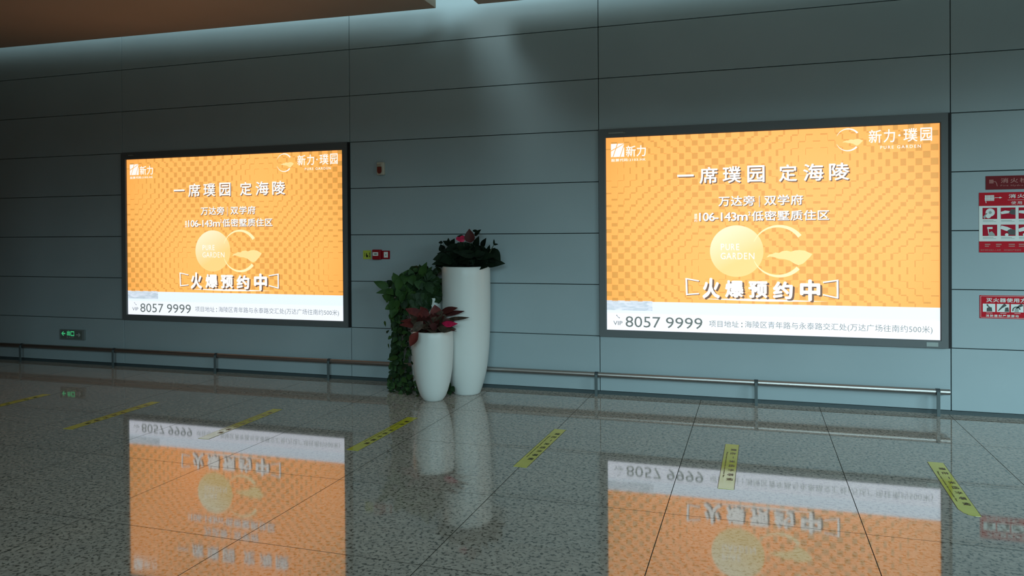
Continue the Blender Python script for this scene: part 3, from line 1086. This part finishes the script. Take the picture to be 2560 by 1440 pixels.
VINES = [(3.793, -0.429, 0.784, 3.773, -0.432, 0.68, 0.03), (3.694, -0.409, 0.699, 3.732, -0.459, 0.651, 0.022), (3.73, -0.443, 0.588, 3.781, -0.483, 0.619, 0.024), (3.779, -0.433, 0.552, 3.746, -0.441, 0.521, 0.036), (3.749, -0.441, 0.478, 3.778, -0.479, 0.436, 0.013), (3.894, -0.421, 0.438, 3.955, -0.423, 0.483, 0.045), (4.02, -0.435, 0.427, 3.981, -0.437, 0.383, 0.045), (4.026, -0.434, 0.378, 3.994, -0.45, 0.392, 0.036), (4.017, -0.43, 0.317, 4.027, -0.479, 0.289, 0.042), (3.905, -0.449, 0.254, 3.983, -0.499, 0.272, 0.066), (3.997, -0.46, 0.26, 3.965, -0.463, 0.199, 0.072), (3.854, -0.451, 0.349, 3.74, -0.453, 0.323, 0.054), (3.917, -0.471, 0.379, 3.933, -0.491, 0.344, 0.036), (3.802, -0.457, 0.232, 3.779, -0.465, 0.239, 0.036), (3.801, -0.483, 0.158, 3.812, -0.526, 0.112, 0.036), (3.907, -0.475, 0.489, 3.996, -0.523, 0.475, 0.042), (3.852, -0.455, 0.648, 3.814, -0.474, 0.619, 0.048), (3.842, -0.476, 0.705, 3.842, -0.502, 0.647, 0.054), (3.88, -0.472, 0.621, 3.934, -0.502, 0.59, 0.048), (3.862, -0.478, 0.548, 3.831, -0.509, 0.503, 0.048), (3.842, -0.466, 0.461, 3.814, -0.492, 0.415, 0.048), (3.874, -0.49, 0.417, 3.831, -0.526, 0.39, 0.054), (3.891, -0.501, 0.311, 3.825, -0.516, 0.298, 0.054), (3.891, -0.474, 0.197, 3.957, -0.501, 0.229, 0.066), (3.854, -0.495, 0.199, 3.82, -0.495, 0.143, 0.054), (3.931, -0.503, 0.156, 3.998, -0.532, 0.117, 0.054), (3.993, -0.522, 0.163, 4.074, -0.553, 0.196, 0.054), (3.934, -0.501, 0.602, 4.001, -0.504, 0.611, 0.042), (3.975, -0.505, 0.568, 4.032, -0.528, 0.531, 0.048), (4.002, -0.506, 0.611, 4.037, -0.523, 0.572, 0.042)]
ANTHURIUM = [(4.6, -0.232, 1.554, 4.682, -0.269, 1.615, 0.046), (4.596, -0.264, 1.608, 4.671, -0.267, 1.58, 0.035), (4.677, -0.243, 1.438, 4.74, -0.291, 1.53, 0.058), (4.611, -0.264, 1.419, 4.662, -0.287, 1.55, 0.077), (4.36, -0.255, 1.454, 4.275, -0.271, 1.505, 0.058), (4.274, -0.269, 1.49, 4.234, -0.285, 1.486, 0.031), (4.343, -0.274, 1.455, 4.349, -0.304, 1.532, 0.042), (4.371, -0.282, 1.455, 4.412, -0.3, 1.526, 0.058), (4.281, -0.268, 1.4, 4.248, -0.269, 1.47, 0.073), (4.277, -0.28, 1.338, 4.217, -0.317, 1.324, 0.05), (4.271, -0.296, 1.323, 4.233, -0.307, 1.277, 0.023), (4.222, -0.281, 1.284, 4.2, -0.293, 1.239, 0.019), (4.323, -0.31, 1.355, 4.241, -0.332, 1.379, 0.077), (4.76, -0.294, 1.378, 4.783, -0.3, 1.466, 0.046), (4.791, -0.314, 1.379, 4.85, -0.331, 1.436, 0.05), (4.802, -0.299, 1.424, 4.901, -0.321, 1.304, 0.092), (4.787, -0.303, 1.348, 4.838, -0.311, 1.296, 0.077), (4.513, -0.328, 1.455, 4.428, -0.361, 1.425, 0.092), (4.548, -0.311, 1.455, 4.523, -0.334, 1.333, 0.1), (4.641, -0.342, 1.455, 4.674, -0.348, 1.327, 0.108), (4.475, -0.335, 1.402, 4.37, -0.344, 1.295, 0.1), (4.716, -0.329, 1.425, 4.787, -0.37, 1.298, 0.1), (4.606, -0.358, 1.403, 4.635, -0.372, 1.27, 0.092), (4.418, -0.338, 1.364, 4.323, -0.37, 1.276, 0.077), (4.681, -0.343, 1.345, 4.751, -0.36, 1.267, 0.085), (4.609, -0.375, 1.486, 4.603, -0.389, 1.622, 0.104, 1), (4.556, -0.353, 1.524, 4.464, -0.367, 1.528, 0.05, 2), (4.541, -0.376, 1.555, 4.476, -0.397, 1.548, 0.023), (4.854, -0.378, 1.463, 4.861, -0.398, 1.523, 0.019), (4.845, -0.362, 1.467, 4.895, -0.37, 1.47, 0.023)]
CROTON = [(4.37, -0.6, 0.815, 4.578, -0.647, 0.881, 0.068, 1), (4.395, -0.571, 0.799, 4.633, -0.62, 0.842, 0.046, 1), (4.442, -0.595, 0.761, 4.692, -0.643, 0.788, 0.036, 1), (4.343, -0.582, 0.757, 4.322, -0.593, 0.896, 0.114, 0), (4.255, -0.595, 0.784, 4.191, -0.637, 0.876, 0.086, 0), (4.221, -0.605, 0.784, 4.028, -0.631, 0.855, 0.086, 0), (4.287, -0.626, 0.802, 4.163, -0.643, 0.807, 0.093, 0), (4.234, -0.635, 0.739, 3.97, -0.638, 0.735, 0.054, 0), (4.23, -0.627, 0.71, 3.967, -0.641, 0.697, 0.064, 0), (4.343, -0.624, 0.81, 4.455, -0.626, 0.778, 0.1, 1), (4.325, -0.626, 0.803, 4.377, -0.661, 0.705, 0.107, 1), (4.252, -0.632, 0.76, 4.245, -0.677, 0.655, 0.093, 1), (4.386, -0.639, 0.764, 4.464, -0.668, 0.681, 0.093, 1), (4.311, -0.681, 0.746, 4.346, -0.718, 0.683, 0.079, 1), (4.497, -0.941, 0.722, 4.641, -0.956, 0.7, 0.064, 1), (4.398, -0.667, 0.686, 4.588, -0.694, 0.664, 0.021, 1), (4.423, -0.684, 0.722, 4.61, -0.731, 0.737, 0.061, 2), (4.386, -0.682, 0.728, 4.485, -0.699, 0.706, 0.068, 0), (4.35, -0.923, 0.774, 4.261, -0.966, 0.678, 0.079, 1), (4.311, -0.95, 0.677, 4.242, -0.989, 0.551, 0.1, 0), (4.195, -0.711, 0.794, 4.259, -0.721, 0.77, 0.068, 0), (4.305, -0.71, 0.715, 4.249, -0.751, 0.65, 0.079, 1), (4.225, -0.731, 0.681, 4.169, -0.77, 0.664, 0.071, 0)]
GP = 'white planters grouped against the wall'
# tall planter
TX, TY = 4.531, -.292
tp = planter('potted_plant', 'tallest white tapered planter with dark leafy plant and crimson bloom', TX, TY,
             [(.130, .004), (.137, .02), (.155, .07), (.176, .14), (.195, .22), (.211, .32), (.224, .45), (.232, .60), (.2375, .82), (.239, 1.04), (.2385, 1.17), (.236, 1.246)], 1.251, GP)
# slender planter behind
MX, MY = 4.122, -.335
mp_ = planter('potted_plant', 'white planter almost hidden by trailing green vine that spills to the floor', MX, MY,
              [(.112, .004), (.120, .02), (.134, .08), (.145, .16), (.153, .27), (.158, .42), (.160, .58), (.161, .74), (.160, .88), (.158, .935)], .940, GP)
# short planter in front
SX, SY = 4.334, -.668
sp_ = planter('potted_plant', 'shortest white tapered planter in front, with red and maroon lance leaves', SX, SY,
              [(.092, .004), (.100, .014), (.121, .045), (.140, .092), (.164, .178), (.183, .295), (.192, .43), (.1945, .52), (.193, .60), (.190, .650)], .655, GP)

rnd = random.Random(11)
# --- dark plant on the tall planter
q = MB()
for i in range(240):
    a = rnd.uniform(0, 2 * math.pi)
    e = rnd.uniform(-.25, 1.2)
    rad = rnd.uniform(.10, .25)
    base = Vector((TX + rnd.uniform(-.15, .15), TY + rnd.uniform(-.13, .10), 1.25 + rnd.uniform(.0, .16)))
    tip = base + Vector((math.cos(a) * math.cos(e) * rad * 1.05, math.sin(a) * math.cos(e) * rad * .8, math.sin(e) * rad * .7 - .02))
    tip.z = min(max(tip.z, 1.215), 1.50 - abs(tip.x - TX) * .45)
    tip.y = min(tip.y, -.03)
    if (tip.x - TX) ** 2 + (tip.y - TY) ** 2 < .30 ** 2:
        tip.z = max(tip.z, 1.275)
    leaf(q, base, tip, rnd.uniform(.075, .13), 0, rnd, 'ovate')
for L_ in ANTHURIUM:
    mi = L_[7] if len(L_) > 7 else 0
    leaf(q, L_[:3], L_[3:6], L_[6], 1 if mi == 1 else 0, rnd, 'ovate') if mi != 2 else None
q.build('foliage', [M['leaf_dark'], M['leaf_maroon']], tp)
q = MB()
for L_ in ANTHURIUM:
    if len(L_) > 7 and L_[7] == 2:
        for dz in (0, .016, -.014):
            leaf(q, (L_[0], L_[1] - .02 - abs(dz) * .5, L_[2] + dz), (L_[3], L_[4] - .03, L_[5] + dz * .6), L_[6] * .85, 0, rnd, 'ovate')
q.build('flower', M['spathe'], tp, label='crimson bloom')
q = MB()
for i in range(16):
    a = rnd.uniform(0, 6.28)
    q.tube([(TX + .05 * math.cos(a), TY + .05 * math.sin(a), 1.20), (TX + .09 * math.cos(a), TY + .08 * math.sin(a), 1.28), (TX + .15 * math.cos(a), TY + .12 * math.sin(a), 1.36)], [.005, .004, .003], 6)
for L_ in ANTHURIUM:
    b_ = Vector(L_[:3])
    if b_.z > 1.27:
        q.tube([(TX + (b_.x - TX) * .35, TY + (b_.y - TY) * .35, 1.22), (TX + (b_.x - TX) * .8, TY + (b_.y - TY) * .8, (1.22 + b_.z) / 2 + .02), b_], [.004, .003, .002], 6)
q.tube([(4.70, -.26, 1.22), (4.82, -.24, 1.34), (4.842, -.24, 1.425)], [.003, .0025, .002], 6)
q.build('stems', M['stem'], tp)

# --- trailing vine
q = MB()
for i in range(230):
    fx_ = rnd.uniform(0, 1)
    bx = 3.83 + .46 * fx_
    top = 1.02 + .24 * math.sin(math.pi * min(1, .18 + fx_ * .72))
    bz = rnd.uniform(.90 if fx_ > .25 else .84, top)
    by = -.40 + .26 * abs(rnd.gauss(0, .5)) - .05 * (1.1 - bz)
    base = Vector((bx, min(by, -.11), bz))
    tip = base + Vector((rnd.uniform(-.075, .05), rnd.uniform(-.04, .0), rnd.uniform(-.10, .03)))
    if (tip.x - TX) ** 2 + (tip.y - TY) ** 2 < .245 ** 2 or (base.x - TX) ** 2 + (base.y - TY) ** 2 < .245 ** 2:
        continue
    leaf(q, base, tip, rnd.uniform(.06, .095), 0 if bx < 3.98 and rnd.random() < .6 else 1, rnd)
for L_ in POTHOS:
    leaf(q, L_[:3], L_[3:6], L_[6], 0 if L_[0] < 4.10 else 1, rnd)
for L_ in VINES:
    leaf(q, L_[:3], L_[3:6], L_[6], rnd.choice((0, 1)), rnd)
stems = MB()
for i in range(46):
    base = Vector((rnd.uniform(4.06, 4.24), rnd.uniform(-.53, -.50), rnd.uniform(.86, 1.0)))
    leaf(q, base, base + Vector((rnd.uniform(-.04, .04), rnd.uniform(-.03, 0), rnd.uniform(-.10, -.05))), rnd.uniform(.06, .09), 1, rnd)
for i in range(40):
    base = Vector((rnd.uniform(3.74, 3.95), rnd.uniform(-.46, -.34), rnd.uniform(.86, 1.14)))
    leaf(q, base, base + Vector((rnd.uniform(-.06, .03), rnd.uniform(-.03, 0), rnd.uniform(-.09, .01))), rnd.uniform(.06, .10), 0 if rnd.random() < .7 else 1, rnd)
# hanging strands down the left flank of the planter and on the floor
for s_ in range(17):
    if s_ < 14:
        x0, y0 = rnd.uniform(3.77, 3.88), rnd.uniform(-.46, -.22)
    else:
        x0, y0 = rnd.uniform(4.10, 4.22), -.51
    pts = [(MX + (x0 - MX) * .4, MY + (y0 - MY) * .4, .945), (x0 * .8 + MX * .2, y0 * .8 + MY * .2, 1.0), (x0 - .010, y0 - .006, .84)]
    zz = .84
    xx, yy = x0 - .010, y0 - .006
    end = rnd.choice((.04, .06, .04, .25)) if s_ < 14 else rnd.uniform(.55, .75)
    while zz > end:
        zz -= .042
        xx += rnd.uniform(-.013, .011)
        if s_ < 14:
            xx = min(xx, 3.885)
        yy += rnd.uniform(-.008, .006)
        pts.append((xx, yy, zz))
        sd = rnd.choice((-1, 1))
        leaf(q, (xx, yy - .01, zz), (xx + sd * rnd.uniform(.015, .045), yy - .02, zz - rnd.uniform(.02, .055)), rnd.uniform(.036, .060), rnd.choice((0, 1, 1)), rnd)
    stems.tube(pts, .0028, 5)
# heap of leaves at the foot
for i in range(150):
    a = rnd.uniform(0, 2 * math.pi)
    rad = rnd.uniform(.10, .27)
    bx, by, bz = MX - .01 + math.cos(a) * rad * .85, MY - .06 + math.sin(a) * rad * .8, rnd.uniform(.012, .17) * (1.25 - rad * 2.2)
    if by > -.12 or (bx - SX) ** 2 + (by - SY) ** 2 < .155 ** 2 or (bx - TX) ** 2 + (by - TY) ** 2 < .20 ** 2:
        continue
    tip = (bx + rnd.uniform(-.045, .045), by - rnd.uniform(.0, .04), max(.008, bz + rnd.uniform(-.04, .03)))
    leaf(q, (bx, by, bz + .006), tip, rnd.uniform(.034, .055), rnd.choice((0, 1, 1)), rnd)
for bx, by, bz, tx_, ty_, tz_, ww in ((3.77, -.44, .03, 3.73, -.45, .045, .028), (3.82, -.50, .02, 3.79, -.51, .012, .03), (3.86, -.47, .05, 3.89, -.49, .02, .055), (3.93, -.48, .04, 3.97, -.50, .012, .045), (4.02, -.55, .03, 4.03, -.60, .01, .05), (4.46, -.52, .10, 4.50, -.54, .06, .055), (4.415, -.47, .05, 4.44, -.50, .015, .06), (4.40, -.46, .12, 4.43, -.49, .07, .06)):
    leaf(q, (bx, by, bz), (tx_, ty_, tz_), ww, 1, rnd)
stems.tube([(4.05, -.52, .05), (3.95, -.53, .008), (3.85, -.51, .008), (3.76, -.46, .012)], .0028, 5)
stems.tube([(4.18, -.50, .33), (4.24, -.52, .36), (4.29, -.51, .33), (4.24, -.50, .28)], .0025, 5)
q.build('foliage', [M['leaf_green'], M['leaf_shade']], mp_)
stems.build('stems', M['stem'], mp_)

# --- red leaved plant on the short planter
q = MB()
for i in range(80):
    a = rnd.uniform(0, 2 * math.pi)
    e = rnd.uniform(-.15, 1.1)
    rad = rnd.uniform(.10, .21)
    base = Vector((SX + rnd.uniform(-.09, .09), SY + rnd.uniform(-.09, .05), .655 + rnd.uniform(0, .07)))
    tip = base + Vector((math.cos(a) * math.cos(e) * rad, math.sin(a) * math.cos(e) * rad, math.sin(e) * rad * .8))
    tip.z = min(max(tip.z, .66), .83)
    leaf(q, base, tip, rnd.uniform(.055, .095), rnd.choice((1, 1, 2, 2)), rnd, 'lance')
for L_ in CROTON:
    leaf(q, L_[:3], L_[3:6], L_[6], {0: 0, 1: rnd.choice((1, 1, 2)), 2: 3}[L_[7]], rnd, 'lance')
q.build('foliage', [M['leaf_red'], M['leaf_olive'], M['leaf_maroon'], M['spathe']], sp_)
q = MB()
for i in range(9):
    a = rnd.uniform(0, 6.28)
    q.tube([(SX + .02 * math.cos(a), SY + .02 * math.sin(a), 0.62), (SX + .07 * math.cos(a), SY + .06 * math.sin(a), .71)], [.006, .004], 6)
q.build('stems', M['stem'], sp_)
